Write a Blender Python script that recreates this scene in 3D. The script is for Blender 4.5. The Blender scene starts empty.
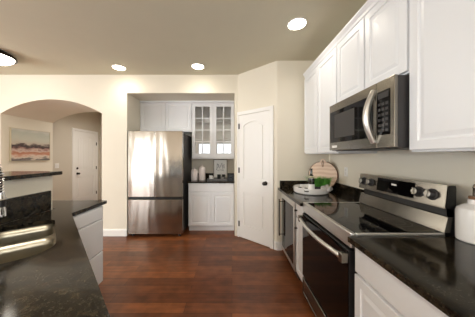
import bpy, bmesh, math, random
from mathutils import Vector, Matrix
random.seed(7)
PI = math.pi
SC = bpy.context.scene
COL = SC.collection

# ---------------------------------------------------------------- camera, world, lights
cam_d = bpy.data.cameras.new('camera')
cam = bpy.data.objects.new('camera', cam_d); COL.objects.link(cam)
cam.location = (0, 0, 1.38); cam.rotation_euler = (PI/2, 0, 0)
cam_d.sensor_width = 36; cam_d.lens = 200/475*36
cam_d.shift_x = (237.5-232)/475; cam_d.shift_y = -(158.5-155.5)/475
cam_d.clip_start = .02
SC.camera = cam

w = bpy.data.worlds.new('sky'); SC.world = w; w.use_nodes = True
bg = w.node_tree.nodes['Background']; bg.inputs[0].default_value = (.86, .93, 1, 1); bg.inputs[1].default_value = 2.2

def area(name, loc, rot, sx, sy, power, col):
    d = bpy.data.lights.new(name, 'AREA'); d.shape = 'RECTANGLE'; d.size = sx; d.size_y = sy
    d.energy = power; d.color = col
    o = bpy.data.objects.new(name, d); COL.objects.link(o); o.location = loc; o.rotation_euler = rot
    return o
def spot(name, loc, power, col, rad=.06, ang=150, blend=.8):
    d = bpy.data.lights.new(name, 'SPOT'); d.energy = power; d.color = col; d.shadow_soft_size = rad
    d.spot_size = math.radians(ang); d.spot_blend = blend
    o = bpy.data.objects.new(name, d); COL.objects.link(o); o.location = loc
    return o
DAY = (.95, .98, 1)
area('daylight_patio_door', (-4.9, -4.02, 1.15), (PI/2, 0, PI), 1.15, 2.1, 44, DAY).rotation_euler = (-PI/2, 0, PI)
area('daylight_rear_window', (-.9, -4.02, 1.55), (-PI/2, 0, PI), 2.1, 1.1, 11, DAY)
area('daylight_left_window', (-6.52, -.4, 1.5), (0, -PI/2, 0), 1.7, 3.0, 140, DAY)
area('added_right_fill', (1.44, -2.5, 1.6), (0, PI/2, 0), 1.3, 1.7, 55, DAY)  # added fill for the peninsula drawer fronts, no window known here
WARM = (1, .95, .88)
for i_, (x_, y_) in enumerate(((-.9, .3), (.2, -1.3), (-2.2, -1.6), (-3.6, -.3), (-5.0, 1.2), (-5.2, -2.2), (.2, -3.0), (-2.2, -3.2))):
    spot('room_fill', (x_, y_, 2.72), 41, WARM, .12, 165, 1)  # added out-of-view fill spots that brighten the whole room
spot('hall_fill', (-2.9, 5.2, 2.7), 60, WARM, .12, 165, 1)  # added fill to brighten the hall, no fixture known there
spot('passage_spot', (-2.9, 4.0, 2.1), 3, WARM, .1, 170, 1)  # weak unseen spot under the arch, without a fixture
SC.view_settings.view_transform = 'Standard'; SC.view_settings.look = 'None'
SC.view_settings.exposure = 0.66; SC.view_settings.gamma = 1; SC.view_settings.use_curve_mapping = False
try:
    SC.cycles.use_denoising = True; SC.cycles.max_bounces = 10; SC.cycles.diffuse_bounces = 6
    SC.cycles.sample_clamp_indirect = 8; SC.cycles.caustics_reflective = False; SC.cycles.caustics_refractive = False
except Exception: pass
CEIL = 2.765

# ---------------------------------------------------------------- materials
def srgb(r, g, b):
    f = lambda c: ((c/255+.055)/1.055)**2.4 if c > 10 else c/255/12.92
    return (f(r), f(g), f(b), 1)
def mat(name, col, rough=.5, metal=0, bump=0, bscale=200, spec=.5, var=0, vscale=4, coat=0, stretch=None, emis=0):
    m = bpy.data.materials.new(name); m.use_nodes = True
    n = m.node_tree.nodes; l = m.node_tree.links; p = n['Principled BSDF']
    p.inputs['Base Color'].default_value = col; p.inputs['Roughness'].default_value = rough
    p.inputs['Metallic'].default_value = metal; p.inputs['Specular IOR Level'].default_value = spec
    p.inputs['Coat Weight'].default_value = coat
    if emis:
        p.inputs['Emission Color'].default_value = col; p.inputs['Emission Strength'].default_value = emis
    tc = n.new('ShaderNodeTexCoord'); mp = n.new('ShaderNodeMapping'); l.new(tc.outputs['Object'], mp.inputs[0])
    if stretch: mp.inputs['Scale'].default_value = stretch
    nz = n.new('ShaderNodeTexNoise'); nz.inputs['Scale'].default_value = bscale; nz.inputs['Detail'].default_value = 3
    l.new(mp.outputs[0], nz.inputs['Vector'])
    if bump:
        b = n.new('ShaderNodeBump'); b.inputs['Strength'].default_value = bump; b.inputs['Distance'].default_value = .002
        l.new(nz.outputs[0], b.inputs['Height']); l.new(b.outputs[0], p.inputs['Normal'])
    if var:
        v = n.new('ShaderNodeTexNoise'); v.inputs['Scale'].default_value = vscale; v.inputs['Detail'].default_value = 4
        l.new(mp.outputs[0], v.inputs['Vector'])
        mx = n.new('ShaderNodeMix'); mx.data_type = 'RGBA'
        mx.inputs[6].default_value = tuple(c*(1-var) for c in col[:3])+(1,)
        mx.inputs[7].default_value = tuple(min(1, c*(1+var)) for c in col[:3])+(1,)
        l.new(v.outputs[0], mx.inputs[0]); l.new(mx.outputs[2], p.inputs['Base Color'])
    return m
M = {}
M['wall'] = mat('cream_wall_paint', srgb(230, 223, 207), .8, bump=.15, bscale=90, var=.02)
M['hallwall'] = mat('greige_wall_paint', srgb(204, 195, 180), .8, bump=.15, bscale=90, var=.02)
M['ceiling'] = mat('shaded_ceiling_paint', srgb(212, 207, 186), .9, bump=.3, bscale=60, var=.03)  # same paint as the walls, darkened because less light reaches the ceiling
M['trim'] = mat('white_trim_paint', srgb(238, 236, 232), .4)
M['cab'] = mat('white_cabinet_paint', srgb(230, 231, 233), .35)
M['black'] = mat('black_plastic', srgb(18, 18, 19), .4)
M['charcoal'] = mat('charcoal_enamel', srgb(52, 50, 50), .45)
M['blackglass'] = mat('black_glass', srgb(8, 7, 7), .05, spec=.22)
M['steel'] = mat('brushed_stainless', srgb(134, 129, 120), .22, 1, bump=.05, bscale=60, stretch=(1, 1, 30))
M['handlesteel'] = mat('satin_steel', srgb(214, 212, 208), .35, 1)
M['chrome'] = mat('polished_chrome', srgb(225, 225, 225), .08, 1)
M['sinksteel'] = mat('satin_sink_steel', srgb(168, 160, 142), .34, 1)
M['bronze'] = mat('dark_bronze', srgb(48, 42, 38), .35, .8)
M['ceramic'] = mat('white_ceramic', srgb(236, 234, 232), .25)
M['blush'] = mat('blush_ceramic', srgb(232, 222, 219), .35)
M['paper'] = mat('white_paper', srgb(236, 236, 234), .7)
M['ink'] = mat('grey_ink', srgb(160, 160, 164), .8)
M['linen'] = mat('grey_linen', srgb(200, 196, 192), .9, var=.25, vscale=30)
M['grass'] = mat('green_grass', srgb(92, 164, 60), .6, var=.4, vscale=20)
M['cork'] = mat('brown_cork', srgb(120, 84, 56), .6)
M['bottleglass'] = mat('dark_green_bottle_glass', srgb(20, 26, 14), .08, coat=.5)
M['foil'] = mat('cream_label', srgb(220, 214, 180), .6)
M['leather'] = mat('brown_leather', srgb(100, 66, 46), .6)
M['lampglow'] = mat('lamp_glow', (1, .9, .72, 1), .5, emis=14)
M['domeglow'] = mat('dome_glass_glow', (1, .93, .8, 1), .3, emis=6)
M['shelfglass'] = mat('grey_interior', srgb(236, 236, 236), .4)
M['plate'] = mat('switch_plate_plastic', srgb(240, 238, 234), .35)

def fridge_steel():
    m = mat('wavy_stainless', srgb(176, 169, 160), .16, 1)
    n = m.node_tree.nodes; l = m.node_tree.links; p = n['Principled BSDF']
    tc = n.new('ShaderNodeTexCoord'); mp = n.new('ShaderNodeMapping'); mp.inputs['Scale'].default_value = (5, 1, .9)
    l.new(tc.outputs['Object'], mp.inputs[0])
    a = n.new('ShaderNodeTexNoise'); a.inputs['Scale'].default_value = 1; a.inputs['Detail'].default_value = 1
    l.new(mp.outputs[0], a.inputs['Vector'])
    b = n.new('ShaderNodeBump'); b.inputs['Strength'].default_value = .35; b.inputs['Distance'].default_value = .03
    l.new(a.outputs[0], b.inputs['Height']); l.new(b.outputs[0], p.inputs['Normal'])
    return m
M['fridge'] = fridge_steel()

def granite():
    m = mat('black_granite', srgb(22, 20, 18), .11, spec=.24)
    n = m.node_tree.nodes; l = m.node_tree.links; p = n['Principled BSDF']
    tc = n.new('ShaderNodeTexCoord')
    v = n.new('ShaderNodeTexNoise'); v.inputs['Scale'].default_value = 24; v.inputs['Detail'].default_value = 6
    v.inputs['Roughness'].default_value = .75
    l.new(tc.outputs['Object'], v.inputs['Vector'])
    r = n.new('ShaderNodeValToRGB'); r.color_ramp.elements[0].position = .42; r.color_ramp.elements[1].position = .82
    r.color_ramp.elements[0].color = srgb(11, 10, 9); r.color_ramp.elements[1].color = srgb(74, 64, 47)
    l.new(v.outputs[0], r.inputs[0])
    v2 = n.new('ShaderNodeTexNoise'); v2.inputs['Scale'].default_value = 160; v2.inputs['Detail'].default_value = 2
    l.new(tc.outputs['Object'], v2.inputs['Vector'])
    r2 = n.new('ShaderNodeValToRGB'); r2.color_ramp.elements[0].position = .62; r2.color_ramp.elements[1].position = .75
    r2.color_ramp.elements[0].color = (0, 0, 0, 1); r2.color_ramp.elements[1].color = (.06, .05, .04, 1)
    l.new(v2.outputs[0], r2.inputs[0])
    mx = n.new('ShaderNodeMix'); mx.data_type = 'RGBA'; mx.blend_type = 'ADD'; mx.inputs[0].default_value = 1
    l.new(r.outputs[0], mx.inputs[6]); l.new(r2.outputs[0], mx.inputs[7]); l.new(mx.outputs[2], p.inputs['Base Color'])
    return m
M['granite'] = granite()

def hardwood():
    m = mat('red_brown_hardwood', srgb(92, 46, 24), .3, spec=.35)
    n = m.node_tree.nodes; l = m.node_tree.links; p = n['Principled BSDF']
    tc = n.new('ShaderNodeTexCoord')
    br = n.new('ShaderNodeTexBrick'); br.inputs['Scale'].default_value = 1
    br.inputs['Brick Width'].default_value = 1.15; br.inputs['Row Height'].default_value = .125
    br.inputs['Mortar Size'].default_value = .0016; br.inputs['Mortar Smooth'].default_value = .3
    br.offset = .37; br.inputs['Bias'].default_value = -.1
    br.inputs['Color1'].default_value = srgb(96, 53, 29); br.inputs['Color2'].default_value = srgb(138, 81, 44)
    br.inputs['Mortar'].default_value = srgb(40, 18, 9)
    l.new(tc.outputs['Object'], br.inputs['Vector'])
    mp = n.new('ShaderNodeMapping'); mp.inputs['Scale'].default_value = (3, 26, 1); l.new(tc.outputs['Object'], mp.inputs[0])
    nz = n.new('ShaderNodeTexNoise'); nz.inputs['Scale'].default_value = 1; nz.inputs['Detail'].default_value = 5
    l.new(mp.outputs[0], nz.inputs['Vector'])
    nb = n.new('ShaderNodeTexNoise'); nb.inputs['Scale'].default_value = 9; nb.inputs['Detail'].default_value = 6
    l.new(tc.outputs['Object'], nb.inputs['Vector'])
    ad = n.new('ShaderNodeMath'); ad.operation = 'ADD'; l.new(nz.outputs[0], ad.inputs[0]); l.new(nb.outputs[0], ad.inputs[1])
    r = n.new('ShaderNodeMapRange'); r.inputs[1].default_value = .7; r.inputs[2].default_value = 1.3
    r.inputs[3].default_value = .68; r.inputs[4].default_value = 1.36
    l.new(ad.outputs[0], r.inputs[0])
    mx = n.new('ShaderNodeMix'); mx.data_type = 'RGBA'; mx.blend_type = 'MULTIPLY'; mx.inputs[0].default_value = 1
    l.new(br.outputs['Color'], mx.inputs[6]); l.new(r.outputs[0], mx.inputs[7]); l.new(mx.outputs[2], p.inputs['Base Color'])
    b = n.new('ShaderNodeBump'); b.inputs['Strength'].default_value = .25; b.inputs['Distance'].default_value = .003
    l.new(ad.outputs[0], b.inputs['Height']); l.new(b.outputs[0], p.inputs['Normal'])
    return m
M['floor'] = hardwood()

def glass():
    m = bpy.data.materials.new('clear_pane_glass'); m.use_nodes = True
    n = m.node_tree.nodes; l = m.node_tree.links
    t = n.new('ShaderNodeBsdfTransparent'); t.inputs[0].default_value = (.98, .99, .99, 1)
    g = n.new('ShaderNodeBsdfGlossy'); g.inputs['Roughness'].default_value = .02
    f = n.new('ShaderNodeFresnel'); f.inputs[0].default_value = 1.6
    a = n.new('ShaderNodeMath'); a.operation = 'ADD'; a.inputs[1].default_value = .12; l.new(f.outputs[0], a.inputs[0])
    mx = n.new('ShaderNodeMixShader'); l.new(a.outputs[0], mx.inputs[0]); l.new(t.outputs[0], mx.inputs[1]); l.new(g.outputs[0], mx.inputs[2])
    l.new(mx.outputs[0], n['Material Output'].inputs[0]); return m
M['glass'] = glass()

def board_wood():
    m = mat('pale_pink_wood', srgb(214, 182, 150), .5)
    n = m.node_tree.nodes; l = m.node_tree.links; p = n['Principled BSDF']
    tc = n.new('ShaderNodeTexCoord'); wv = n.new('ShaderNodeTexWave'); wv.inputs['Scale'].default_value = 6
    wv.bands_direction = 'Z'; wv.inputs['Distortion'].default_value = 3
    l.new(tc.outputs['Object'], wv.inputs['Vector'])
    r = n.new('ShaderNodeValToRGB'); r.color_ramp.elements[0].color = srgb(216, 184, 158); r.color_ramp.elements[1].color = srgb(232, 206, 184)
    l.new(wv.outputs[0], r.inputs[0]); l.new(r.outputs[0], p.inputs['Base Color']); return m
M['board'] = board_wood()

def art():
    m = mat('abstract_landscape_paint', (1, 1, 1, 1), .7, bump=.3, bscale=60)
    n = m.node_tree.nodes; l = m.node_tree.links; p = n['Principled BSDF']
    tc = n.new('ShaderNodeTexCoord'); sp = n.new('ShaderNodeSeparateXYZ'); l.new(tc.outputs['Object'], sp.inputs[0])
    mp = n.new('ShaderNodeMapping'); mp.inputs['Scale'].default_value = (4, 1, 14); l.new(tc.outputs['Object'], mp.inputs[0])
    nz = n.new('ShaderNodeTexNoise'); nz.inputs['Scale'].default_value = 1; nz.inputs['Detail'].default_value = 5
    nz.inputs['Roughness'].default_value = .65
    l.new(mp.outputs[0], nz.inputs['Vector'])
    mr = n.new('ShaderNodeMapRange'); mr.inputs[1].default_value = 0; mr.inputs[2].default_value = .6
    l.new(sp.outputs[2], mr.inputs[0])
    s = n.new('ShaderNodeMath'); s.operation = 'MULTIPLY_ADD'; s.inputs[1].default_value = .42; l.new(nz.outputs[0], s.inputs[0])
    l.new(mr.outputs[0], s.inputs[2])
    s2 = n.new('ShaderNodeMath'); s2.operation = 'SUBTRACT'; s2.inputs[1].default_value = .21; l.new(s.outputs[0], s2.inputs[0])
    r = n.new('ShaderNodeValToRGB'); cr = r.color_ramp
    stops = [(0, (96, 92, 92)), (.07, (120, 112, 108)), (.12, (218, 202, 186)), (.2, (196, 142, 118)), (.28, (176, 116, 88)),
             (.34, (206, 186, 172)), (.40, (150, 112, 106)), (.45, (60, 50, 50)), (.5, (92, 78, 76)), (.55, (196, 184, 168)),
             (.7, (196, 196, 182)), (.88, (186, 190, 178)), (1, (206, 204, 196))]
    cr.elements[0].position = 0; cr.elements[0].color = srgb(*stops[0][1])
    cr.elements[1].position = 1; cr.elements[1].color = srgb(*stops[-1][1])
    for pos, c in stops[1:-1]:
        e = cr.elements.new(pos); e.color = srgb(*c)
    l.new(s2.outputs[0], r.inputs[0]); l.new(r.outputs[0], p.inputs['Base Color']); return m
M['art'] = art()

# ---------------------------------------------------------------- mesh helpers
def box(bm, x0, x1, y0, y1, z0, z1):
    v = [bm.verts.new(p) for p in ((x0,y0,z0),(x1,y0,z0),(x1,y1,z0),(x0,y1,z0),(x0,y0,z1),(x1,y0,z1),(x1,y1,z1),(x0,y1,z1))]
    for f in ((0,3,2,1),(4,5,6,7),(0,1,5,4),(1,2,6,5),(2,3,7,6),(3,0,4,7)): bm.faces.new([v[i] for i in f])
def prism(bm, pts, z0, z1, M4=None):
    """closed outline pts (x,y) extruded in z; M4 re-orients"""
    lo = [bm.verts.new((x, y, z0)) for x, y in pts]; hi = [bm.verts.new((x, y, z1)) for x, y in pts]
    k = len(pts)
    fs = [bm.faces.new(lo[::-1]), bm.faces.new(hi)]
    for i in range(k): bm.faces.new((lo[i], lo[(i+1)%k], hi[(i+1)%k], hi[i]))
    if M4 is not None:
        for v in lo+hi: v.co = M4 @ v.co
    bmesh.ops.triangulate(bm, faces=fs)
def lathe(bm, prof, cx=0, cy=0, seg=32, M4=None):
    rings = []; vs = []
    for r, z in prof:
        if r < 1e-5: ring = [bm.verts.new((cx, cy, z))]
        else: ring = [bm.verts.new((cx+r*math.cos(2*PI*i/seg), cy+r*math.sin(2*PI*i/seg), z)) for i in range(seg)]
        rings.append(ring); vs += ring
    for a, b in zip(rings, rings[1:]):
        for i in range(seg):
            j = (i+1) % seg
            if len(a) == 1 and len(b) == 1: continue
            if len(a) == 1: bm.faces.new((a[0], b[j], b[i]))
            elif len(b) == 1: bm.faces.new((a[i], a[j], b[0]))
            else: bm.faces.new((a[i], a[j], b[j], b[i]))
    for r in (rings[0], rings[-1]):
        if len(r) > 1:
            try: bm.faces.new(r)
            except Exception: pass
    if M4 is not None:
        for v in vs: v.co = M4 @ v.co
def tube(bm, pts, r, seg=10, closed=False):
    pts = [Vector(p) for p in pts]; k = len(pts); rings = []
    up = Vector((0, 0, 1)); prev = None
    for i, p in enumerate(pts):
        if closed: t = pts[(i+1)%k]-pts[i-1]
        else: t = (pts[min(i+1, k-1)]-pts[max(i-1, 0)])
        t.normalize()
        if prev is None:
            a = t.cross(up)
            if a.length < .1: a = t.cross(Vector((1, 0, 0)))
        else: a = prev - t*prev.dot(t)
        a.normalize(); prev = a; b = t.cross(a)
        rr = r[i] if isinstance(r, (list, tuple)) else r
        rings.append([bm.verts.new(p+a*rr*math.cos(2*PI*j/seg)+b*rr*math.sin(2*PI*j/seg)) for j in range(seg)])
    n = k if closed else k-1
    for i in range(n):
        A, B = rings[i], rings[(i+1)%k]
        for j in range(seg): bm.faces.new((A[j], A[(j+1)%seg], B[(j+1)%seg], B[j]))
    if not closed:
        bm.faces.new(rings[0][::-1]); bm.faces.new(rings[-1])
def obj(name, bm, m, parent=None, bevel=0, smooth=False, loc=None, rz=0):
    bmesh.ops.recalc_face_normals(bm, faces=bm.faces)
    me = bpy.data.meshes.new(name); bm.to_mesh(me); bm.free()
    me.materials.append(M[m] if isinstance(m, str) else m)
    o = bpy.data.objects.new(name, me); COL.objects.link(o)
    if parent is not None: o.parent = parent
    if loc: o.location = loc
    if rz: o.rotation_euler = (0, 0, rz)
    if smooth:
        for p in me.polygons: p.use_smooth = True
        try: me.set_sharp_from_angle(angle=math.radians(35))
        except Exception: pass
    if bevel:
        b = o.modifiers.new('bevel', 'BEVEL'); b.width = bevel; b.segments = 2; b.limit_method = 'ANGLE'; b.angle_limit = math.radians(40)
    return o
def bx(name, m, parent, *a, bevel=.0015, **k):
    bm = bmesh.new(); box(bm, *a); return obj(name, bm, m, parent, bevel=bevel, **k)
def thing(name, label, cat, loc, rz=0, group=None):
    o = bpy.data.objects.new(name, None); COL.objects.link(o); o.empty_display_size = .1
    o.location = loc; o.rotation_euler = (0, 0, rz); o['label'] = label; o['category'] = cat
    if group: o['group'] = group
    return o
def tag(o, label, cat, group=None):
    o['label'] = label; o['category'] = cat
    if group: o['group'] = group
    return o
def struct(o): o['kind'] = 'structure'; return o
def panel_front(bm, x0, x1, z0, z1, yb, yf, prof):
    """door slab from yb (back) to yf (front, towards -y) whose front is stepped by prof [(inset, depth behind front)]"""
    loops = []
    def loop(i, y): return [bm.verts.new(p) for p in ((x0+i,y,z0+i),(x1-i,y,z0+i),(x1-i,y,z1-i),(x0+i,y,z1-i))]
    back = loop(0, yb); bm.faces.new(back[::-1]); loops.append(back)
    for i, d in prof: loops.append(loop(i, yf+d))
    for A, B in zip(loops, loops[1:]):
        for j in range(4): bm.faces.new((A[j], A[(j+1)%4], B[(j+1)%4], B[j]))
    bm.faces.new(loops[-1])
RAISED = [(0, .002), (.003, 0), (.05, 0), (.055, .007), (.062, .008), (.085, .002)]
FLAT = [(0, .003), (.004, 0)]
DRAWER = [(0, .004), (.008, 0)]
def cab_door(parent, x0, x1, z0, z1, name='door', prof=RAISED, t=.02, m='cab'):
    bm = bmesh.new(); panel_front(bm, x0, x1, z0, z1, -.0005, -t, prof); return obj(name, bm, m, parent)
def arc_pts(cx, cy, r, a0, a1, n):
    return [(cx+r*math.cos(a0+(a1-a0)*i/n), cy+r*math.sin(a0+(a1-a0)*i/n)) for i in range(n+1)]
def offset_round(pts, radii, n=6):
    """round the corners of a polygon"""
    out = []; k = len(pts)
    for i, p in enumerate(pts):
        r = radii[i] if isinstance(radii, (list, tuple)) else radii
        p = Vector(p); a = (Vector(pts[i-1])-p); b = (Vector(pts[(i+1)%k])-p)
        if r <= 0: out.append(tuple(p)); continue
        an = a.angle(b); d = r/math.tan(an/2); a.normalize(); b.normalize()
        P0 = p+a*d; P1 = p+b*d; c = p+(a+b).normalized()*(r/math.sin(an/2))
        v0 = P0-c; v1 = P1-c; s = math.atan2(v0.y, v0.x); e = math.atan2(v1.y, v1.x); dd = (e-s+PI) % (2*PI)-PI
        out += [(c.x+r*math.cos(s+dd*j/n), c.y+r*math.sin(s+dd*j/n)) for j in range(n+1)]
    return out
def slab(bm, outer, holes, z0, z1):
    """flat slab with holes, via triangle fill"""
    for z in (z0, z1):
        es = []
        for lp in [outer]+holes:
            vs = [bm.verts.new((x, y, z)) for x, y in lp]
            es += [bm.edges.new((vs[i], vs[(i+1)%len(vs)])) for i in range(len(vs))]
        bmesh.ops.triangle_fill(bm, edges=es, use_beauty=True)
    for lp in [outer]+holes:
        a = [bm.verts.new((x, y, z0)) for x, y in lp]; b = [bm.verts.new((x, y, z1)) for x, y in lp]
        for i in range(len(lp)): bm.faces.new((a[i], a[(i+1)%len(lp)], b[(i+1)%len(lp)], b[i]))
    bmesh.ops.remove_doubles(bm, verts=bm.verts, dist=1e-5)
RX = -PI/2     # things on the right wall: local +x runs towards the camera, local -y faces the aisle

# ================================================================ STRUCTURE
YB = 3.43; XW = 1.42; YP = 2.92
struct(bx('floor', 'floor', None, -6.7, 1.7, -4.2, 6.6, -.06, 0, bevel=0))
struct(bx('ceiling', 'ceiling', None, -6.7, 1.7, -4.2, 6.6, CEIL, CEIL+.06, bevel=0))
# back wall: arch, pier, header over the refrigerator recess
bm = bmesh.new()
box(bm, -6.5, -3.97, YB, 4.43, 0, CEIL)
xa, xb, zs, zc = -3.97, -2.233, 2.10, 2.344
hs = (xb-xa)/2; rise = zc-zs; R = (hs*hs+rise*rise)/(2*rise); cx, cz = (xa+xb)/2, zc-R
a0 = math.atan2(zs-cz, -hs); a1 = math.atan2(zs-cz, hs); N = 28
ap = arc_pts(cx, cz, R, a0, a1, N)
pts = [(xa, CEIL)]+ap+[(xb, CEIL)]
ring = []
for y in (YB, 4.43):
    ring.append(([bm.verts.new((x, y, CEIL)) for x, z in ap], [bm.verts.new((x, y, z)) for x, z in ap]))
for i in range(N):
    for t, b in ring: bm.faces.new((t[i], t[i+1], b[i+1], b[i]))
    bm.faces.new((ring[0][1][i], ring[0][1][i+1], ring[1][1][i+1], ring[1][1][i]))
box(bm, -2.233, -1.80, YB, 4.43, 0, CEIL)
box(bm, -1.80, .045, YB, 4.43, 2.45, CEIL)
box(bm, -1.80, .045, 4.25, 4.43, 0, 2.45)
o = struct(obj('wall_back', bm, 'wall'))
# pantry walls: diagonal with the door and return towards the range wall
DL = math.hypot(.557, .51); TH = math.atan2(-.51, .557)
outl = offset_round([(.045, YB), (.10, YB), (.657, YP), (1.6, YP), (1.6, 4.43), (.045, 4.43)], [0, .02, .035, 0, 0, 0])
bm = bmesh.new(); prism(bm, outl, 0, CEIL); struct(obj('wall_pantry', bm, 'wall', smooth=True))
bm = bmesh.new()
box(bm, XW, XW+.15, -1.6, YP+.02, 0, CEIL); box(bm, XW, XW+.15, -4.1, -3.4, 0, CEIL); box(bm, XW, XW+.15, -3.4, -1.6, 0, .9); box(bm, XW, XW+.15, -3.4, -1.6, 2.3, CEIL)  # opening left for the added fill from the right
struct(obj('wall_right', bm, 'wall'))
# left wall with window
bm = bmesh.new()
box(bm, -6.65, -6.5, -4.15, -2.0, 0, CEIL); box(bm, -6.65, -6.5, 1.2, YB+1, 0, CEIL)
box(bm, -6.65, -6.5, -2.0, 1.2, 0, .6); box(bm, -6.65, -6.5, -2.0, 1.2, 2.4, CEIL)
struct(obj('wall_left', bm, 'wall'))
bm = bmesh.new()
box(bm, -6.65, -5.5, -4.15, -4, 0, CEIL); box(bm, -4.3, -2.0, -4.15, -4, 0, CEIL); box(bm, .2, 1.57, -4.15, -4, 0, CEIL)
box(bm, -5.5, -4.3, -4.15, -4, 2.25, CEIL); box(bm, -2.0, .2, -4.15, -4, 0, .98); box(bm, -2.0, .2, -4.15, -4, 2.12, CEIL)
struct(obj('wall_rear', bm, 'wall'))
def window(name, x0, x1, z0, z1, bars, loc, rz=0):
    bm = bmesh.new(); t = .06
    box(bm, x0, x1, -.05, .02, z1-t, z1); box(bm, x0, x1, -.05, .02, z0, z0+t)
    box(bm, x0, x0+t, -.05, .02, z0+t, z1-t); box(bm, x1-t, x1, -.05, .02, z0+t, z1-t)
    for b in bars: box(bm, b-.035, b+.035, -.05, .02, z0+t, z1-t)
    struct(obj(name, bm, 'trim', loc=loc, rz=rz))
window('window_1', 0, 1.2, .0, 2.25, [.6], (-5.5, -4.03, 0))
window('window_2', 0, 2.2, .98, 2.12, [1.1], (-2.0, -4.03, 0))
window('window_3', 0, 3.2, .6, 2.4, [1.07, 2.13], (-6.53, -2.0, 0), PI/2)
window('window_4_added', 0, 1.8, .9, 2.3, [.9], (XW+.04, -1.6, 0), -PI/2)  # added unseen window, framing the fill from the right
# hallway behind the arch
XH = -4.15
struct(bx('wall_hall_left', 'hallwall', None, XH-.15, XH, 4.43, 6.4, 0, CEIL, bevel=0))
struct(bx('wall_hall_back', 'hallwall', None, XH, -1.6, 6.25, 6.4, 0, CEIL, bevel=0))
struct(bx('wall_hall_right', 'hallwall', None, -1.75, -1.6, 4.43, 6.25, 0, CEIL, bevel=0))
# baseboards
def baseboard(name, pts, h=.12, t=.014):
    bm = bmesh.new()
    for (xA, yA), (xB, yB_) in zip(pts, pts[1:]):
        d = Vector((xB-xA, yB_-yA)); L = d.length; d.normalize(); nrm = Vector((d.y, -d.x))
        prof = [(0, 0), (t, 0), (t, h-.02), (t*.5, h), (0, h)]
        A = [bm.verts.new((xA+nrm.x*p-d.x*t*0, yA+nrm.y*p, z)) for p, z in prof]
        B = [bm.verts.new((xB+nrm.x*p, yB_+nrm.y*p, z)) for p, z in prof]
        for i in range(5): bm.faces.new((A[i], A[(i+1)%5], B[(i+1)%5], B[i]))
        bm.faces.new(A[::-1]); bm.faces.new(B)
    return struct(obj(name, bm, 'trim'))
baseboard('baseboard_back', [(-2.233, YB), (-1.80, YB)])
c_ = Vector((math.cos(TH), math.sin(TH)))
def dg(t): return (.10+c_.x*t, YB+c_.y*t)
rc = offset_round([dg(.708), (.657, YP), (.72, YP)], [0, .035, 0], 8)
baseboard('baseboard_pantry', rc)
baseboard('baseboard_hall', [(XH, 4.43), (XH, 5.19)][::-1])

# doors
def plank_door(name, w_, h_, loc, rz, arch, grooves, knob_x, knob_z, deadbolt, hinge_x, hz, lower):
    """interior door built on its wall face, local -y towards the room"""
    bm = bmesh.new(); st = .10
    box(bm, 0, w_, -.004, 0, 0, h_)                                     # field
    box(bm, 0, st, -.018, -.004, 0, h_); box(bm, w_-st, w_, -.018, -.004, 0, h_)
    rails = [(0, lower[0]), (lower[1], lower[2])]
    for a, b in rails: box(bm, st, w_-st, -.018, -.004, a, b)
    # arched top rail
    zt = h_-.12; n = 14; hw = (w_-2*st)/2; r = arch
    top = [(st, h_)]+[(st+2*hw*i/n, zt-r+r*(1-((i-n/2)/(n/2))**2)) for i in range(n+1)]+[(w_-st, h_)]
    M4 = Matrix(((1,0,0,0),(0,0,-1,0),(0,1,0,0),(0,0,0,1)))
    prism(bm, top, .004, .018, M4)
    # raised fields
    def field(x0, x1, z0, z1, arched=False):
        if grooves and arched:
            k = grooves; g = (x1-x0)/k
            for i in range(k):
                u = (i+.5)/k; zz = z1-r*(2*u-1)**2-.0
                box(bm, x0+i*g+.003, x0+(i+1)*g-.003, -.012, -.004, z0, zz-.01)
        else:
            if arched:
                P = [(x0, z0), (x1, z0)]+[(x1-(x1-x0)*i/n, z1-r+r*(1-((i-n/2)/(n/2))**2)) for i in range(n+1)]
                prism(bm, P, .004, .014, M4)
            else: box(bm, x0, x1, -.014, -.004, z0, z1)
    field(st+.03, w_-st-.03, lower[2]+.03, zt-.03, True)
    field(st+.03, w_-st-.03, lower[0]+.03, lower[1]-.03)
    d = struct(obj(name, bm, 'trim', bevel=.003, loc=loc, rz=rz))
    # knob
    kb = bmesh.new(); Mk = Matrix.Translation((knob_x, -.018, knob_z)) @ Matrix.Rotation(PI/2, 4, 'X')
    lathe(kb, [(0, 0), (.032, 0), (.032, .006), (.012, .01), (.011, .03), (.024, .036), (.029, .048), (.024, .06), (0, .064)], seg=20, M4=Mk)
    obj('door_handle', kb, 'bronze', d, smooth=True)
    if deadbolt:
        kb = bmesh.new(); Mk = Matrix.Translation((knob_x, -.018, knob_z+.14)) @ Matrix.Rotation(PI/2, 4, 'X')
        lathe(kb, [(0, 0), (.03, 0), (.028, .012), (.012, .014), (0, .02)], seg=20, M4=Mk)
        obj('deadbolt', kb, 'bronze', d, smooth=True)
    for z in hz:
        hb = bmesh.new(); tube(hb, [(hinge_x, -.026, z-.045), (hinge_x, -.026, z+.045)], .007, 8)
        box(hb, hinge_x-.016, hinge_x+.016, -.0235, -.0185, z-.045, z+.045)
        obj('hinge', hb, 'bronze', d)
    return d
def casing(name, w_, h_, loc, rz, cl, cr, ct):
    bm = bmesh.new(); g = .006
    for x0, x1 in ((-cl, -g/2), (w_+g/2, w_+cr)): box(bm, x0, x1, -.024, 0, 0, h_+g)
    box(bm, -cl, w_+cr, -.024, 0, h_+g, h_+ct)
    struct(obj(name, bm, 'trim', bevel=.004, loc=loc, rz=rz))
x, y = dg(.042)
plank_door('door_1', .60, 2.04, (x, y, .012), TH, .06, 0, .53, .945, False, .0, (.22, 1.12, 1.86), (.22, .76, .98))
casing('trim_1', .60, 2.052, (x, y, 0), TH, .04, .062, .065)
plank_door('door_2', .84, 2.02, (XH, 5.25, .012), PI/2, .07, 6, .09, .885, True, .84, (.25, 1.0, 1.72), (.22, .78, .98))
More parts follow.
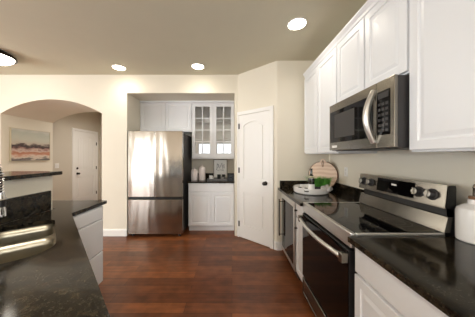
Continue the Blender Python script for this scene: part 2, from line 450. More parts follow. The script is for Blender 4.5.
casing('trim_2', .84, 2.032, (XH, 5.25, 0), PI/2, .07, .07, .07)

# raised-bar half wall of the peninsula
XS = -1.55
struct(bx('wall_peninsula', 'wall', None, -1.70, XS-.02, -.8, 1.75, 0, 1.209, bevel=.003))

# ================================================================ CABINETS, RIGHT WALL
def crown(parent, w_, d, z0, z1, name='crown', left=True):
    bm = bmesh.new()
    prof = [(.0, z0), (-.012, z0+.01), (-.016, z0+.03), (-.034, z1-.012), (-.036, z1), (d, z1), (d, z0)]
    A = [bm.verts.new((0, y, z)) for y, z in prof]; B = [bm.verts.new((w_, y, z)) for y, z in prof]
    k = len(prof)
    for i in range(k): bm.faces.new((A[i], A[(i+1)%k], B[(i+1)%k], B[i]))
    bm.faces.new(A[::-1]); bm.faces.new(B)
    return obj(name, bm, 'cab', parent)
XU = 1.04
def wall_cab(label, yfar, ynear, z0, splits, z1=2.46):
    t = thing('wall_cabinet', label, 'cabinet', (XU, yfar, z0), RX, 'white wall cabinets over the range counter')
    W = yfar-ynear; H = z1-z0
    bx('cabinet_body', 'cab', t, 0, W, 0, XW-XU-.001, 0, H)
    e = [0]+splits+[W]
    for a, b in zip(e, e[1:]): cab_door(t, a+.008, b-.008, .012, H-.012)
    crown(t, W, .1, H, H+.07)
    return t
wall_cab('tall white wall cabinet in the far corner, left of the microwave', 2.83, 1.955, 1.40, [.44])
wall_cab('short white wall cabinet directly above the microwave', 1.953, 1.162, 1.865, [.41])
wall_cab('large white wall cabinet nearest the viewer, right of the microwave', 1.160, .20, 1.40, [.50])

# base cabinets, right
XC = .70
def base_cab(label, yfar, ynear, fronts, depth, knob=False):
    t = thing('base_cabinet', label, 'cabinet', (XC+.02, yfar, 0), RX, 'white base cabinets under the range counter')
    W = yfar-ynear
    bm = bmesh.new(); box(bm, 0, W, 0, depth, .10, .883); box(bm, .001, W-.001, .07, depth, 0, .10)
    obj('cabinet_body', bm, 'cab', t, bevel=.0015)
    for a, b in fronts:
        cab_door(t, a+.006, b-.006, .72, .872, 'drawer', DRAWER)
        cab_door(t, a+.006, b-.006, .115, .705, 'door')
    return t
t = base_cab('narrow white base cabinet between the stainless cooler and the range', 2.195, 1.955, [(0, .24)], .68)
for z in (.79, .60):
    kb = bmesh.new(); lathe(kb, [(0, 0), (.008, 0), (.006, .014), (.012, .02), (.012, .026), (0, .03)], seg=14,
                            M4=Matrix.Translation((.045, -.02, z)) @ Matrix.Rotation(PI/2, 4, 'X'))
    obj('knob', kb, 'bronze', t, smooth=True)
base_cab('long white base cabinet in front, nearest the viewer right of the range', 1.150, -.6, [(0, .60), (.60, 1.2), (1.2, 1.75)], .68)

# undercounter stainless cooler
t = thing('undercounter_cooler', 'stainless undercounter appliance with dark front beside the pantry corner', 'appliance', (.70, 2.80, 0), RX)
bx('body', 'charcoal', t, 0, .60, .03, .64, .02, .878)
bm = bmesh.new(); panel_front(bm, .004, .596, .10, .868, .028, -.012, [(0, .006), (.006, 0), (.045, 0), (.047, .003)]); obj('door_frame', bm, 'handlesteel', t)
bx('door_glass', 'blackglass', t, .052, .548, -.0125, -.009, .15, .80, bevel=0)
bx('toe_kick', 'black', t, .01, .59, .04, .06, 0, .095)
bm = bmesh.new(); tube(bm, [(.05, -.05, .28), (.05, -.05, .78)], .009, 12)
for z in (.30, .75): tube(bm, [(.05, -.05, z), (.05, -.013, z)], .006, 8)
obj('handle', bm, 'steel', t, smooth=True)

# countertops right
XE = .665
def wtop(name, label, outer, holes=(), z0=.884, z1=.914):
    bm = bmesh.new(); slab(bm, outer, list(holes), z0, z1)
    o = obj(name, bm, 'granite', bevel=.003); return tag(o, label, 'countertop')
wtop('countertop', 'black granite countertop left of the range under the tray', [(XE, 1.952), (XW-.001, 1.952), (XW-.001, YP-.001), (XE+.02, YP-.001), (XE, YP-.02)])
wtop('countertop', 'black granite countertop nearest the viewer right of the range', [(XE, -.6), (XW-.001, -.6), (XW-.001, 1.152), (XE, 1.152)])
def bsplash(label, *a): return tag(bx('backsplash', 'granite', None, *a), label, 'backsplash')
bsplash('low black granite backsplash strip along the wall beside the cutting board', XW-.021, XW-.001, 1.957, YP-.002, .915, 1.014)
bsplash('short black granite backsplash strip on the wall beside the pantry corner', XE+.03, XW-.022, YP-.021, YP-.001, .915, 1.014)
bsplash('low black granite backsplash strip behind the white pump bottle', XW-.021, XW-.001, -.6, 1.256, .915, 1.014)

# ---------------------------------------------------------------- range
t = thing('range', 'stainless electric range with black glass cooktop and oven door', 'range', (.69, 1.945, 0), RX)
W = .784
bm = bmesh.new(); box(bm, .002, W-.002, .032, .616, .03, .897)
for a, b in ((.05, .1), (.05, .6), (W-.1, .1), (W-.1, .6)): lathe(bm, [(0, 0), (.015, 0), (.015, .03), (0, .03)], a, b, 12)
obj('body', bm, 'black', t)
bm = bmesh.new(); box(bm, .018, W-.018, .03, .545, .899, .9265); obj('cooktop', bm, 'blackglass', t, bevel=.002)
bm = bmesh.new()
box(bm, 0, W, -.002, .03, .84, .928); box(bm, 0, .017, .03, .55, .897, .929); box(bm, W-.017, W, .03, .55, .897, .929)
obj('cooktop_rim', bm, 'handlesteel', t, bevel=.006)
def ringm(bm, cx, cy, r, wd=.0012, z=.9268, n=48):
    A = [bm.verts.new((cx+r*math.cos(2*PI*i/n), cy+r*math.sin(2*PI*i/n), z)) for i in range(n)]
    B = [bm.verts.new((cx+(r+wd)*math.cos(2*PI*i/n), cy+(r+wd)*math.sin(2*PI*i/n), z)) for i in range(n)]
    for i in range(n): bm.faces.new((A[i], A[(i+1)%n], B[(i+1)%n], B[i]))
for c in ((.2, .17, .1), (.58, .17, .115), (.2, .42, .075), (.58, .42, .09)):
    bm = bmesh.new(); ringm(bm, *c); ringm(bm, c[0], c[1], c[2]*.6); obj('burner_marking', bm, 'charcoal', t)
# oven door
d = bx('oven_door', 'black', t, .004, W-.004, -.006, .03, .225, .825, bevel=.004)
bx('window', 'blackglass', d, .012, W-.012, -.0085, -.006, .235, .815, bevel=0)
bm = bmesh.new(); n = 16
pts = [(.03+(W-.06)*i/n, -.036-.036*math.sin(PI*i/n), .775) for i in range(n+1)]
tube(bm, pts, .015, 12)
obj('handle', bm, 'handlesteel', d, smooth=True)
for a in (.008, W-.044): bx('handle_bracket', 'steel', d, a, a+.036, -.052, -.009, .748, .806, bevel=.004)
bm = bmesh.new(); panel_front(bm, .004, W-.004, .05, .205, .03, -.008, [(0, .004), (.005, 0), (.02, 0), (.024, .004)]); obj('drawer', bm, 'steel', t)
# backguard
def extr(parent, name, prof, x0, x1, m, bevel=.002):
    bm = bmesh.new(); A = [bm.verts.new((x0, y, z)) for y, z in prof]; B = [bm.verts.new((x1, y, z)) for y, z in prof]; k = len(prof)
    fs = [bm.faces.new(A[::-1]), bm.faces.new(B)]
    for i in range(k): bm.faces.new((A[i], A[(i+1)%k], B[(i+1)%k], B[i]))
    bmesh.ops.triangulate(bm, faces=fs)
    return obj(name, bm, m, parent, bevel=0)
g = extr(t, 'backguard', [(.575, .93), (.590, 1.02), (.600, 1.06), (.556, 1.075), (.570, 1.204), (.612, 1.204), (.616, 1.19), (.616, .90), (.575, .90)], .003, W-.003, 'black')
extr(g, 'control_panel', [(.544, 1.070), (.5445, 1.078), (.560, 1.205), (.600, 1.206), (.600, 1.204), (.563, 1.203), (.548, 1.07)], 0, W, 'steel')
extr(g, 'vent_trim', [(.542, .930), (.546, .945), (.563, 1.02), (.576, 1.021), (.592, 1.021), (.577, .93)], 0, W, 'steel')
sl = math.atan2(.016, .127)
def on_panel(u, z, off): return (u, .5445+(z-1.078)*.122-off, z)
bm = bmesh.new()
P = [on_panel(u, z, .0015) for u, z in ((.235, 1.088), (.585, 1.088), (.585, 1.192), (.235, 1.192))]
Q = [on_panel(u, z, -.002) for u, z in ((.235, 1.088), (.585, 1.088), (.585, 1.192), (.235, 1.192))]
a = [bm.verts.new(p) for p in P]; b = [bm.verts.new(p) for p in Q]; bm.faces.new(a); bm.faces.new(b)
for i in range(4): bm.faces.new((a[i], a[(i+1)%4], b[(i+1)%4], b[i]))
dsp = obj('display', bm, 'blackglass', g)
bm = bmesh.new(); box(bm, .39, .435, .5515-.0025, .5515, 1.150, 1.162); o = obj('badge', bm, 'plate', dsp); o['label'] = 'small pale badge'
for u in (.062, .160, .615, .705):
    kb = bmesh.new(); Mk = Matrix.Translation(on_panel(u, 1.14, 0)) @ Matrix.Rotation(PI/2-sl, 4, 'X')
    lathe(kb, [(0, 0), (.036, 0), (.036, .004), (.027, .006), (.025, .026), (.021, .032), (0, .032)], seg=24, M4=Mk)
    k = obj('knob', kb, 'charcoal', g, smooth=True)
    kb = bmesh.new(); lathe(kb, [(0, .0325), (.0205, .0325), (.0195, .036), (0, .036)], seg=24, M4=Mk); obj('knob_face', kb, 'handlesteel', k, smooth=True)
    kb = bmesh.new(); box(kb, -.006, .006, -.022, .022, .0365, .046); kb.transform(Mk); obj('grip', kb, 'steel', k, bevel=.002)

# ---------------------------------------------------------------- microwave
t = thing('microwave', 'stainless over-the-range microwave with a curved handle', 'microwave', (.948, 1.945, 1.425), RX)
W = .778; H = .43
bm = bmesh.new(); box(bm, .003, W-.003, .022, .465, 0, H-.002)
obj('body', bm, 'charcoal', t, bevel=.003)
bm = bmesh.new()
for i in range(10): box(bm, .06+i*.065, .10+i*.065, .04, .10, -.003, .0)
obj('vent', bm, 'black', t)
d = bx('door', 'steel', t, 0, .632, 0, .021, .004, H, bevel=.003)
bx('window', 'blackglass', d, .02, .60, -.0025, .0, .075, .362, bevel=0)
bx('window_screen', 'charcoal', d, .10, .40, -.0035, -.0026, .115, .325, bevel=0)
bm = bmesh.new(); n = 20
tube(bm, [(.612, -.004-.05*math.sin(PI*i/n), .04+.345*i/n) for i in range(n+1)], [.017+.004*math.sin(PI*i/n) for i in range(n+1)], 12)
o = obj('handle', bm, 'handlesteel', d, smooth=True)
bm = bmesh.new(); box(bm, .05, .14, -.002, 0, .026, .048); o = obj('badge', bm, 'plate', d); o['label'] = 'small pale badge'
p = bx('control_panel', 'steel', t, .634, W, 0, .021, .004, H, bevel=.003)
bx('keypad', 'blackglass', p, .640, .745, -.0025, 0, .085, .362, bevel=0)
bx('clock', 'charcoal', p, .650, .737, -.0035, -.0026, .315, .35, bevel=0)
bm = bmesh.new()
for i in range(3):
    for j in range(6): box(bm, .650+i*.031, .673+i*.031, -.0035, -.0026, .105+j*.033, .122+j*.033)
obj('button_grid', bm, 'charcoal', p)

# ================================================================ FRIDGE RECESS
t = thing('refrigerator', 'stainless french door refrigerator standing in the wall recess', 'refrigerator', (-1.763, 3.39, 0))
W = .922
bm = bmesh.new(); box(bm, .004, W-.004, .085, .80, .045, 1.765); obj('body', bm, 'charcoal', t, bevel=.003)
for a, b in ((0, .4525), (.4575, W)):
    d = bx('door', 'fridge', t, a, b, 0, .078, .675, 1.795, bevel=.006)
    bm = bmesh.new(); box(bm, a+.012, b-.012, .012, .07, .662, .6745); obj('door_grip', bm, 'black', d)
d = bx('freezer_drawer', 'fridge', t, 0, W, 0, .078, .045, .63, bevel=.006)
bx('drawer_grip', 'black', d, .012, W-.012, .012, .075, .6305, .655)
bx('door_gasket', 'black', t, .006, W-.006, .03, .0845, .6305, .66, bevel=0)
for a in (.03, W-.10):
    bx('hinge_cover', 'black', t, a, a+.07, .086, .16, 1.766, 1.79)
for a in (.06, W-.06):
    bm = bmesh.new(); lathe(bm, [(0, 0), (.022, 0), (.022, .012), (.012, .045), (0, .045)], a, .06, 16); obj('foot', bm, 'black', t, smooth=True)
bx('toe_grille', 'black', t, .02, W-.02, .09, .11, .012, .044)

YU = 3.92
t = thing('wall_cabinet', 'white wall cabinet with two solid doors above the refrigerator', 'cabinet', (-1.799, YU, 1.84))
W = 1.014; H = .60
bx('cabinet_body', 'cab', t, 0, W, 0, .329, 0, H)
cab_door(t, .012, W/2-.004, .012, H-.03); cab_door(t, W/2+.004, W-.012, .012, H-.03)
bx('crown', 'cab', t, 0, W, -.03, .02, H-.025, H+.009, bevel=.004)

t = thing('glass_door_cabinet', 'white wall cabinet with two glass paned doors', 'cabinet', (-.783, YU, 1.335))
W = .826; H = 1.11
bm = bmesh.new(); p_ = .019
box(bm, 0, p_, 0, .329, 0, H); box(bm, W-p_, W, 0, .329, 0, H); box(bm, p_, W-p_, 0, .329, 0, p_); box(bm, p_, W-p_, 0, .329, H-p_, H)
box(bm, p_, W-p_, .31, .329, p_, H-p_); box(bm, W/2-.02, W/2+.02, 0, .02, p_, H-p_)
obj('cabinet_body', bm, 'cab', t)
for z in (.36, .70): bx('shelf', 'cab', t, p_+.001, W-p_-.001, .02, .309, z, z+.018)
for a, b in ((.004, W/2-.002), (W/2+.002, W-.004)):
    bm = bmesh.new(); s = .062; z0, z1 = .006, H-.04
    box(bm, a, a+s, -.02, -.0005, z0, z1); box(bm, b-s, b, -.02, -.0005, z0, z1)
    box(bm, a+s, b-s, -.02, -.0005, z0, z0+s+.02); box(bm, a+s, b-s, -.02, -.0005, z1-s-.01, z1)
    m_ = (a+b)/2; box(bm, m_-.009, m_+.009, -.018, -.006, z0+s+.02, z1-s-.01)
    zz0, zz1 = z0+s+.02, z1-s-.01
    for k in (1, 2, 3):
        z = zz0+(zz1-zz0)*k/4; box(bm, a+s, b-s, -.0175, -.0065, z-.009, z+.009)
    d = obj('door', bm, 'cab', t, bevel=.0015)
    bx('pane', 'glass', d, a+s-.004, b-s+.004, -.0055, -.003, zz0-.004, zz1+.004, bevel=0)
    kb = bmesh.new(); 
bx('crown', 'cab', t, -.004, W, -.034, -.001, H-.035, H+.004, bevel=.004)
bx('light_rail', 'cab', t, 0, W, -.002, .018, -.02, -.0005)

t = thing('base_cabinet', 'white two door base cabinet beside the refrigerator', 'cabinet', (-.79, 3.62, 0))
W = .832
bm = bmesh.new(); box(bm, 0, W, 0, .628, .10, .883); box(bm, .001, W-.001, .06, .6, 0, .10); obj('cabinet_body', bm, 'cab', t, bevel=.0015)
cab_door(t, .008, W-.008, .725, .872, 'drawer', DRAWER)
cab_door(t, .008, W/2-.003, .115, .708); cab_door(t, W/2+.003, W-.008, .115, .708)
tag(bx('countertop', 'granite', None, -.80, .043, 3.588, 4.249, .884, .914), 'small black granite countertop beside the refrigerator', 'countertop')
tag(bx('backsplash', 'granite', None, -.80, .042, 4.229, 4.249, .915, 1.005), 'black granite backsplash strip behind the framed print', 'backsplash')

# items on the small counter
def canister(label, x, y, r, h, z=.9145):
    t = thing('canister', label, 'canister', (x, y, z), 0, 'lidded canisters beside the refrigerator')
    bm = bmesh.new(); lathe(bm, [(0, 0), (r*.94, 0), (r, .008), (r, h*.86), (r*.93, h*.90), (r*.9, h*.9), (0, h*.9)], seg=28); obj('jar', bm, 'blush', t, smooth=True)
    bm = bmesh.new(); lathe(bm, [(0, h*.905), (r*.94, h*.905), (r*.94, h*.94), (r*.5, h), (.012, h+.004), (.010, h+.014), (.018, h+.024), (.012, h+.034), (0, h+.036)], seg=28); obj('lid', bm, 'blush', t, smooth=True)
canister('shorter blush white lidded canister nearest the refrigerator', -.715, 3.80, .062, .20)
canister('taller blush white lidded canister beside the small tray', -.575, 3.84, .064, .25)
t = thing('framed_print', 'small white framed sketch leaning on the backsplash', 'picture', (-.24, 4.13, .915))
t.rotation_euler = (-.10, 0, 0)
W, H = .29, .39
bm = bmesh.new(); b_ = .014
box(bm, -W/2, W/2, 0, .018, 0, b_); box(bm, -W/2, W/2, 0, .018, H-b_, H); box(bm, -W/2, -W/2+b_, 0, .018, b_, H-b_); box(bm, W/2-b_, W/2, 0, .018, b_, H-b_)
obj('frame', bm, mat('warm_grey_frame', srgb(150, 142, 134), .5), t, bevel=.002)
pp = bx('sheet', 'paper', t, -W/2+b_, W/2-b_, .006, .012, b_, H-b_, bevel=0)
bm = bmesh.new()
def stroke(pts, wd=.0045):
    for (xA, zA), (xB, zB) in zip(pts, pts[1:]):
        d = Vector((xB-xA, zB-zA)); d.normalize(); n_ = Vector((-d.y, d.x))*wd
        vs = [bm.verts.new((x_, .0052, z_)) for x_, z_ in ((xA-n_.x, zA-n_.y), (xB-n_.x, zB-n_.y), (xB+n_.x, zB+n_.y), (xA+n_.x, zA+n_.y))]
        bm.faces.new(vs)
stroke([(-.075, .16), (-.07, .30), (-.02, .20), (.03, .31), (.055, .16)]); stroke([(-.09, .17), (-.045, .24), (-.05, .29), (-.02, .24)], .004)
stroke([(.0, .24), (.04, .26), (.08, .20), (.075, .29), (.045, .22)], .004); stroke([(-.06, .15), (0, .17), (.07, .15)], .004)
o = obj('sketch', bm, 'ink', pp)
t = thing('serving_tray', 'low dark tray holding mugs in front of the framed print', 'tray', (-.28, 3.85, .9145))
bm = bmesh.new(); box(bm, -.19, .19, -.11, .11, 0, .008)
for q in ((-.19, -.182, -.11, .11), (.182, .19, -.11, .11), (-.182, .182, -.11, -.102), (-.182, .182, .102, .11)): box(bm, *q, .008, .026)
obj('tray_base', bm, mat('grey_metal_tray', srgb(96, 94, 92), .3, .6), t, bevel=.002)
def mug(label, x, y, m, r=.034, h=.075, z=.9235, g='mugs on the small dark tray'):
    t = thing('mug', label, 'mug', (x, y, z), random.uniform(-.4, .4), g)
    bm = bmesh.new(); lathe(bm, [(0, 0), (r*.85, 0), (r, .01), (r, h), (r-.004, h), (r-.005, .008), (0, .006)], seg=24); obj('cup', bm, m, t, smooth=True)
    bm = bmesh.new(); tube(bm, [(r-.003+.02*math.sin(a), 0, h/2+.02*math.cos(a)) for a in [PI*i/8 for i in range(9)]], .004, 8); obj('handle', bm, m, t, smooth=True)
mug('white mug at the left end of the dark tray', -.40, 3.80, 'ceramic')
mug('black mug in the middle of the dark tray', -.255, 3.90, 'black', h=.085)
mug('black mug at the right end of the dark tray', -.165, 3.90, 'black', h=.085)
mug('low grey cup at the front of the dark tray', -.18, 3.80, mat('smoke_grey_glaze', srgb(140, 138, 136), .2), h=.045)

# ================================================================ PENINSULA
O = Vector((-1.030, 1.170)); bd = Vector((.673, -.74)).normalized(); nd = Vector((-bd.y, bd.x)); TS = math.atan2(bd.y, bd.x)
def L2W(x, y): p = O+bd*x+nd*y; return (p.x, p.y)
hole_l = offset_round([(-.41, -.36), (.255, -.36), (.255, 0), (-.41, 0)], [.12, .14, .14, .05], 8)
hole = [L2W(*p) for p in hole_l]
e0 = Vector((-1.295, 1.615)); e1 = e0+bd*1.52
outer = offset_round([(-1.92, 2.08), (-1.295, 2.08), tuple(e0), tuple(e1), (e1.x, -.8), (XS, -.8), (XS, 1.76), (-1.92, 1.76)], [0, .015, .02, .03, 0, 0, 0, 0], 4)
bm = bmesh.new(); slab(bm, outer[::-1], [hole], .884, .914)
tag(obj('countertop', bm, 'granite', bevel=.003), 'large black granite peninsula countertop around the sink', 'countertop')
tag(bx('backsplash', 'granite', None, XS-.0195, XS, -.8, 1.715, .915, 1.08), 'dark granite panel on the half wall below the raised bar', 'backsplash')
tag(bx('bar_top', 'granite', None, -1.97, -1.515, -.8, 1.79, 1.21, 1.24, bevel=.004), 'raised black granite bar slab on the cream half wall', 'bar top')
# sink
t = thing('sink', 'stainless double bowl undermount sink with a low divider', 'sink', (O.x, O.y, 0), TS)
bowls = [offset_round([(-.402, -.352), (-.112, -.352), (-.112, -.008), (-.402, -.008)], [.115, .05, .05, .05], 8),
         offset_round([(-.088, -.352), (.247, -.352), (.247, -.008), (-.088, -.008)], [.05, .135, .135, .05], 8)]
bm = bmesh.new()
ro = offset_round([(-.42, -.37), (.265, -.37), (.265, .012), (-.42, .012)], [.13, .15, .15, .05], 8)
slab(bm, ro, [b for b in bowls], .8805, .8835); obj('rim', bm, 'sinksteel', t)
for b, dep in zip(bowls, (.19, .17)):
    bm = bmesh.new(); c = Vector((sum(p[0] for p in b)/len(b), sum(p[1] for p in b)/len(b))); prev = None
    for s, z in ((1, .8825), (.985, .84), (.965, .8835-dep+.03), (.93, .8835-dep+.006), (.85, .8835-dep)):
        ringv = [bm.verts.new((c.x+(p[0]-c.x)*s, c.y+(p[1]-c.y)*s, z)) for p in b]
        if prev:
            for i in range(len(b)): bm.faces.new((prev[i], prev[(i+1)%len(b)], ringv[(i+1)%len(b)], ringv[i]))
        prev = ringv
    bm.faces.new(prev)
    o = obj('bowl', bm, 'sinksteel', t, smooth=True)
    s_ = o.modifiers.new('solid', 'SOLIDIFY'); s_.thickness = .0015; s_.offset = 0
    bm = bmesh.new(); lathe(bm, [(0, .8845-dep), (.03, .8845-dep), (.042, .887-dep), (.044, .8845-dep)], c.x, c.y, 24); obj('drain', bm, 'chrome', o, smooth=True)
# faucet
fx, fy = L2W(-.04, -.45)
t = thing('faucet', 'chrome spring coil kitchen faucet at the left edge of the sink', 'faucet', (fx, fy, .9142), TS)
bm = bmesh.new(); lathe(bm, [(0, 0), (.03, 0), (.03, .008), (.018, .016), (.016, .16), (.013, .17), (0, .17)], seg=24); obj('base', bm, 'chrome', t, smooth=True)
path = [(0, 0, .17+.02*i) for i in range(10)]+[(0, .115-.115*math.cos(a), .36+.115*math.sin(a)) for a in [PI*i/24 for i in range(1, 25)]]+[(0, .23, .36-.015*i) for i in range(1, 7)]
bm = bmesh.new(); tube(bm, path, .008, 10); obj('hose', bm, 'black', t, smooth=True)
# spring coil
P = [Vector(p) for p in path]; ln = [0]
for a, b in zip(P, P[1:]): ln.append(ln[-1]+(b-a).length)
tot = ln[-1]; hel = []; turns = 46; steps = turns*10
for i in range(steps+1):
    s = tot*i/steps; j = max(k for k in range(len(ln)) if ln[k] <= s+1e-9); j = min(j, len(P)-2)
    f = (s-ln[j])/(ln[j+1]-ln[j]); c = P[j].lerp(P[j+1], f); tg = (P[j+1]-P[j]).normalized()
    a_ = Vector((1, 0, 0)); b_ = tg.cross(a_); th = 2*PI*turns*i/steps
    hel.append(c+(a_*math.cos(th)+b_*math.sin(th))*.0145)
bm = bmesh.new(); tube(bm, hel, .0028, 6); obj('spring', bm, 'chrome', t, smooth=True)
bm = bmesh.new(); lathe(bm, [(0, .27), (.017, .27), (.020, .25), (.020, .19), (.024, .16), (.024, .145), (0, .145)], 0, .23, 20); hd = obj('spray_head', bm, 'chrome', t, smooth=True)
bm = bmesh.new(); lathe(bm, [(.0205, .235), (.0215, .235), (.0215, .195), (.0205, .195)], 0, .23, 20); obj('grip', bm, 'black', hd, smooth=True)
bm = bmesh.new(); tube(bm, [(0, 0, .20), (0, .12, .235), (0, .20, .235)], .006, 8); tube(bm, [(.024*math.cos(2*PI*i/16), .23+.024*math.sin(2*PI*i/16), .235) for i in range(16)], .004, 6, closed=True); obj('dock_arm', bm, 'chrome', t, smooth=True)
bm = bmesh.new(); tube(bm, [(.012, 0, .07), (.05, 0, .08), (.09, 0, .11)], [.009, .006, .005], 8); obj('lever', bm, 'chrome', t, smooth=True)

# drawer cabinet at the end of the peninsula, facing the aisle
t = thing('base_cabinet', 'white three drawer base cabinet at the end of the peninsula', 'cabinet', (-1.32, 1.60, 0), PI/2)
bm = bmesh.new(); box(bm, 0, .43, 0, .235, .10, .883); box(bm, .175, .43, .235, .58, .10, .883)
box(bm, .0, .42, .06, .235, 0, .10); box(bm, .176, .42, .235, .57, 0, .10)
obj('cabinet_body', bm, 'cab', t)
for z0, z1 in ((.752, .872), (.428, .742), (.118, .418)): cab_door(t, .008, .422, z0, z1, 'drawer', DRAWER)
# sink base along the diagonal: hollow box with two doors
f0 = e0-nd*.04; 
q = f0+bd*.03
t = thing('sink_cabinet', 'white sink base cabinet under the diagonal edge of the peninsula', 'cabinet', (q.x, q.y, 0), TS)
L = 1.44
bm = bmesh.new(); box(bm, 0, L, 0, .02, .10, .883); box(bm, 0, L, .05, .07, 0, .10)
obj('cabinet_body', bm, 'cab', t)
for k in range(3): cab_door(t, .01+k*L/3, L/3-.01+k*L/3, .115, .705); cab_door(t, .01+k*L/3, L/3-.01+k*L/3, .72, .872, 'drawer', DRAWER)
t.rotation_euler = (0, 0, TS+PI); p = q+bd*L; t.location = (p.x, p.y, 0)

# ================================================================ SMALL THINGS ON THE RIGHT COUNTER
ZC = .9145
tx, ty = .995, 2.53
t = thing('round_tray', 'round white tray with small black handles on the far counter', 'tray', (tx, ty, ZC), .3)
r = .205
bm = bmesh.new(); lathe(bm, [(0, 0), (r*.92, 0), (r, .012), (r*1.02, .068), (r*1.0, .074), (r*.985, .068), (r*.96, .014), (0, .012)], seg=48)
obj('tray_body', bm, 'ceramic', t, smooth=True)
for a in (0, PI/2, PI, 3*PI/2):
    aa = a-.9; bm = bmesh.new()
    tube(bm, [((r*1.02+.022*math.sin(PI*i/8))*math.cos(aa+(i-4)*.028), (r*1.02+.022*math.sin(PI*i/8))*math.sin(aa+(i-4)*.028), .045) for i in range(9)], .006, 8)
    obj('handle', bm, 'black', t, smooth=True)
# wine bottle
t = thing('wine_bottle', 'dark wine bottle with pale labels standing in the round tray', 'bottle', (.958, 2.415, ZC+.013))
bm = bmesh.new(); lathe(bm, [(0, .003), (.02, 0), (.034, 0), (.037, .006), (.037, .175), (.034, .195), (.016, .225), (.0135, .24), (.0135, .285), (.0155, .287), (.0155, .296), (0, .296)], seg=32); obj('glass_body', bm, 'bottleglass', t, smooth=True)
bm = bmesh.new(); lathe(bm, [(.0373, .04), (.0378, .04), (.0378, .11), (.0373, .11)], seg=32); obj('label', bm, 'paper', t, smooth=True)
bm = bmesh.new(); lathe(bm, [(.0364, .182), (.0368, .182), (.030, .207), (.0294, .207)], seg=32); obj('neck_label', bm, 'foil', t, smooth=True)
# planter with grass
t = thing('potted_grass', 'bushy green grass plant in a low dark pot', 'plant', (1.10, 2.515, ZC+.013), -.25)
bm = bmesh.new(); box(bm, -.105, .105, -.05, .05, 0, .065); obj('pot', bm, 'charcoal', t, bevel=.006)
bm = bmesh.new()
for i in range(620):
    bx0 = random.uniform(-.10, .10); by0 = random.uniform(-.04, .04)
    an = random.uniform(0, 2*PI); lean = random.uniform(.01, .09); h = random.uniform(.08, .15)
    ox = bx0*.55+lean*math.cos(an); oy = by0*.6+lean*.7*math.sin(an); wd = .0026; ca, sa = -math.sin(an)*wd, math.cos(an)*wd
    p0 = Vector((bx0, by0, .06)); p1 = p0+Vector((ox*.35, oy*.35, h*.7)); p2 = p0+Vector((ox, oy, h*random.uniform(.75, 1)))
    v = [bm.verts.new(p0+Vector((ca, sa, 0))), bm.verts.new(p0-Vector((ca, sa, 0))), bm.verts.new(p1-Vector((ca, sa, 0))), bm.verts.new(p1+Vector((ca, sa, 0))), bm.verts.new(p2)]
    bm.faces.new(v[:4]); bm.faces.new((v[3], v[2], v[4]))
o = obj('foliage', bm, 'grass', t); o['kind'] = 'stuff'
# folded napkin
t = None
bm = bmesh.new(); nx, ny = 14, 10
grid = [[bm.verts.new((-.055+.11*i/nx, -.035+.07*j/ny, .034+.016*math.sin(i*1.1)+.010*math.sin(j*1.3+i*.4)+.02*math.exp(-((i-7)/4)**2))) for j in range(ny+1)] for i in range(nx+1)]
for i in range(nx):
    for j in range(ny): bm.faces.new((grid[i][j], grid[i+1][j], grid[i+1][j+1], grid[i][j+1]))
o = obj('napkin', bm, 'linen', loc=(1.135, 2.40, ZC+.04), rz=-.9, smooth=True)
s_ = o.modifiers.new('solid', 'SOLIDIFY'); s_.thickness = .03; s_.offset = -1
tag(o, 'crumpled pale grey linen napkin in front of the grass plant', 'napkin')
# salt and pepper style small shakers
for lab, (x, y), h in (('slim white shaker at the left of the round tray', (.885, 2.56), .085), ('short white shaker beside the wine bottle', (.915, 2.50), .06)):
    t = thing('shaker', lab, 'shaker', (x, y, ZC+.013), 0, 'white shakers in the round tray')
    bm = bmesh.new(); lathe(bm, [(0, 0), (.017, 0), (.018, .006), (.012, h*.7), (.010, h*.8), (0, h*.8)], seg=20); obj('shaker_body', bm, 'ceramic', t, smooth=True)
    bm = bmesh.new(); lathe(bm, [(0, h*.8+.0005), (.011, h*.8+.0005), (.011, h*.93), (.006, h), (0, h)], seg=20); obj('cap', bm, 'ceramic', t, smooth=True)
for lab, (x, y) in (('small white jar with black lid at the left edge of the round tray', (.845, 2.49)), ('small white jar with black lid between shaker and wine bottle', (.90, 2.43))):
    t = thing('jar', lab, 'jar', (x, y, ZC+.013), 0, 'small black lidded jars in the round tray')
    bm = bmesh.new(); lathe(bm, [(0, 0), (.017, 0), (.018, .004), (.018, .045), (0, .045)], seg=20); obj('jar_body', bm, 'ceramic', t, smooth=True)
    bm = bmesh.new(); lathe(bm, [(0, .0455), (.019, .0455), (.019, .06), (0, .062)], seg=20); obj('lid', bm, 'black', t, smooth=True)
# cutting board leaning in the corner
A = Vector((1.105, YP-.045)); B = Vector((XW-.035, 2.64)); c2 = (A+B)/2; ang = math.atan2(B.y-A.y, B.x-A.x)
t = thing('cutting_board', 'round pale wooden cutting board leaning in the counter corner', 'cutting board', (c2.x+.0, c2.y-.0, ZC+.0105), 0)
t.rotation_euler = (-.10, 0, ang)
rr = .185
outl = arc_pts(0, rr, rr, PI/2+.22, PI/2-.22+2*PI, 56)
outl = [(x, z) for x, z in outl]+[(.028, 2*rr+.025), (.018, 2*rr+.038), (-.018, 2*rr+.038), (-.028, 2*rr+.025)]
bm = bmesh.new(); slab(bm, outl, [arc_pts(0, 2*rr+.014, .010, 0, 2*PI*15/16, 15)], -.009, .009)
bm.transform(Matrix(((1,0,0,0),(0,0,-1,0),(0,1,0,0),(0,0,0,1))))
obj('board', bm, 'board', t, bevel=.002)
bm = bmesh.new(); tube(bm, arc_pts and [(x, -.0, z) for x, z in arc_pts(0, rr, rr+.001, PI/2+.25, PI/2-.25+2*PI, 60)], .0085, 8); o = obj('bark_edge', bm, 'leather', t, smooth=True); o['label'] = 'dark brown outer edge'
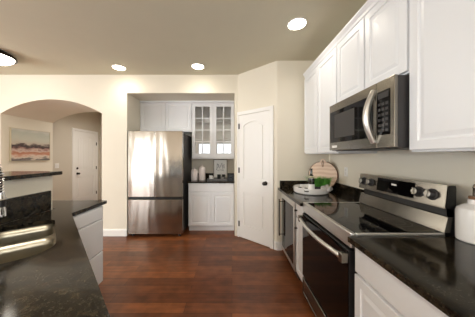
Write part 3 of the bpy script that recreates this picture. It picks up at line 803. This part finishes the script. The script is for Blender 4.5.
bm = bmesh.new(); tube(bm, [(0, -.012, 2*rr+.016), (-.012, -.014, 2*rr-.02), (-.004, -.014, 2*rr-.07), (.008, -.014, 2*rr-.07), (.012, -.014, 2*rr-.02), (0, -.012, 2*rr+.02)], .003, 6); obj('leather_loop', bm, 'leather', t, smooth=True)

# pump bottle at the right edge
t = thing('pump_bottle', 'white ceramic bottle with dispenser top at the right edge of the counter', 'bottle', (1.318, 1.085, ZC))
bm = bmesh.new(); lathe(bm, [(0, 0), (.068, 0), (.073, .006), (.073, .16), (.068, .178), (.045, .195), (.028, .203), (.026, .225), (.029, .228), (0, .228)], seg=40); obj('bottle_body', bm, 'ceramic', t, smooth=True)
bm = bmesh.new(); lathe(bm, [(0, .2285), (.024, .2285), (.024, .244), (0, .244)], seg=24); obj('cap', bm, 'cork', t, smooth=True)
bm = bmesh.new(); lathe(bm, [(0, .2445), (.009, .2445), (.008, .285), (.010, .29), (.004, .31), (0, .31)], seg=16); obj('spout', bm, 'steel', t, smooth=True)

# outlet and switch
t = thing('wall_outlet', 'white wall outlet above the backsplash beside the cutting board', 'outlet', (XW-.001, 2.52, 1.12), RX)
bx('plate', 'plate', t, 0, .072, -.006, 0, 0, .115)
for z in (.022, .064): bx('socket', 'ceramic', t, .02, .052, -.0085, -.0065, z, z+.03)
t = thing('light_switch', 'white light switch on the wall between painting and front door', 'switch', (XH+.001, 4.68, 1.08), PI/2)
bx('plate', 'plate', t, 0, .11, -.006, 0, 0, .115)
for a in (.02, .064): bx('rocker', 'ceramic', t, a, a+.028, -.009, -.0065, .025, .09)

# painting
t = thing('painting', 'framed abstract landscape painting in grey, rust and cream', 'painting', (-3.969, 3.56, 1.275), PI/2)
W, H = .765, .605
bm = bmesh.new(); box(bm, .006, W-.006, -.03, -.001, .006, H-.006); obj('canvas', bm, 'art', t)
bm = bmesh.new()
for q in ((0, W, 0, .006), (0, W, H-.006, H), (0, .006, .006, H-.006), (W-.006, W, .006, H-.006)): box(bm, q[0], q[1], -.036, -.001, q[2], q[3])
obj('frame', bm, mat('pale_gold_frame', srgb(206, 196, 172), .35, .4), t)

# ================================================================ LIGHTS IN THE CEILING
for lab, (x, y) in (('recessed ceiling light left, between arch and refrigerator', (-1.78, 3.15)), ('recessed ceiling light in front of the glass door cabinet', (-.53, 3.11)), ('recessed ceiling light nearest the range wall cabinets', (.684, 2.106))):
    t = thing('recessed_light', lab, 'ceiling light', (x, y, CEIL-.0005), 0, 'recessed ceiling lights')
    bm = bmesh.new(); lathe(bm, [(.088, 0), (.104, 0), (.103, -.003), (.090, -.005), (.088, -.002)], seg=36); obj('trim_ring', bm, 'trim', t, smooth=True)
    bm = bmesh.new(); lathe(bm, [(0, -.002), (.087, -.002), (.087, -.005), (0, -.008)], seg=36); obj('lens', bm, 'lampglow', t)
    s = spot('recessed_lamp', (x, y, CEIL-.03), 9, WARM, .09, 165, 1); 
t = thing('ceiling_dome_light', 'flush dome ceiling light with dark bronze rim', 'ceiling light', (-3.22, 2.68, CEIL-.0005))
bm = bmesh.new(); lathe(bm, [(0, 0), (.20, 0), (.235, -.03), (.24, -.055), (.225, -.06), (.21, -.05), (0, -.05)], seg=48); obj('rim', bm, 'bronze', t, smooth=True)
bm = bmesh.new(); lathe(bm, [(.214, -.051), (.205, -.075), (.17, -.105), (.10, -.125), (0, -.132)], seg=48); obj('dome_glass', bm, 'domeglow', t, smooth=True)
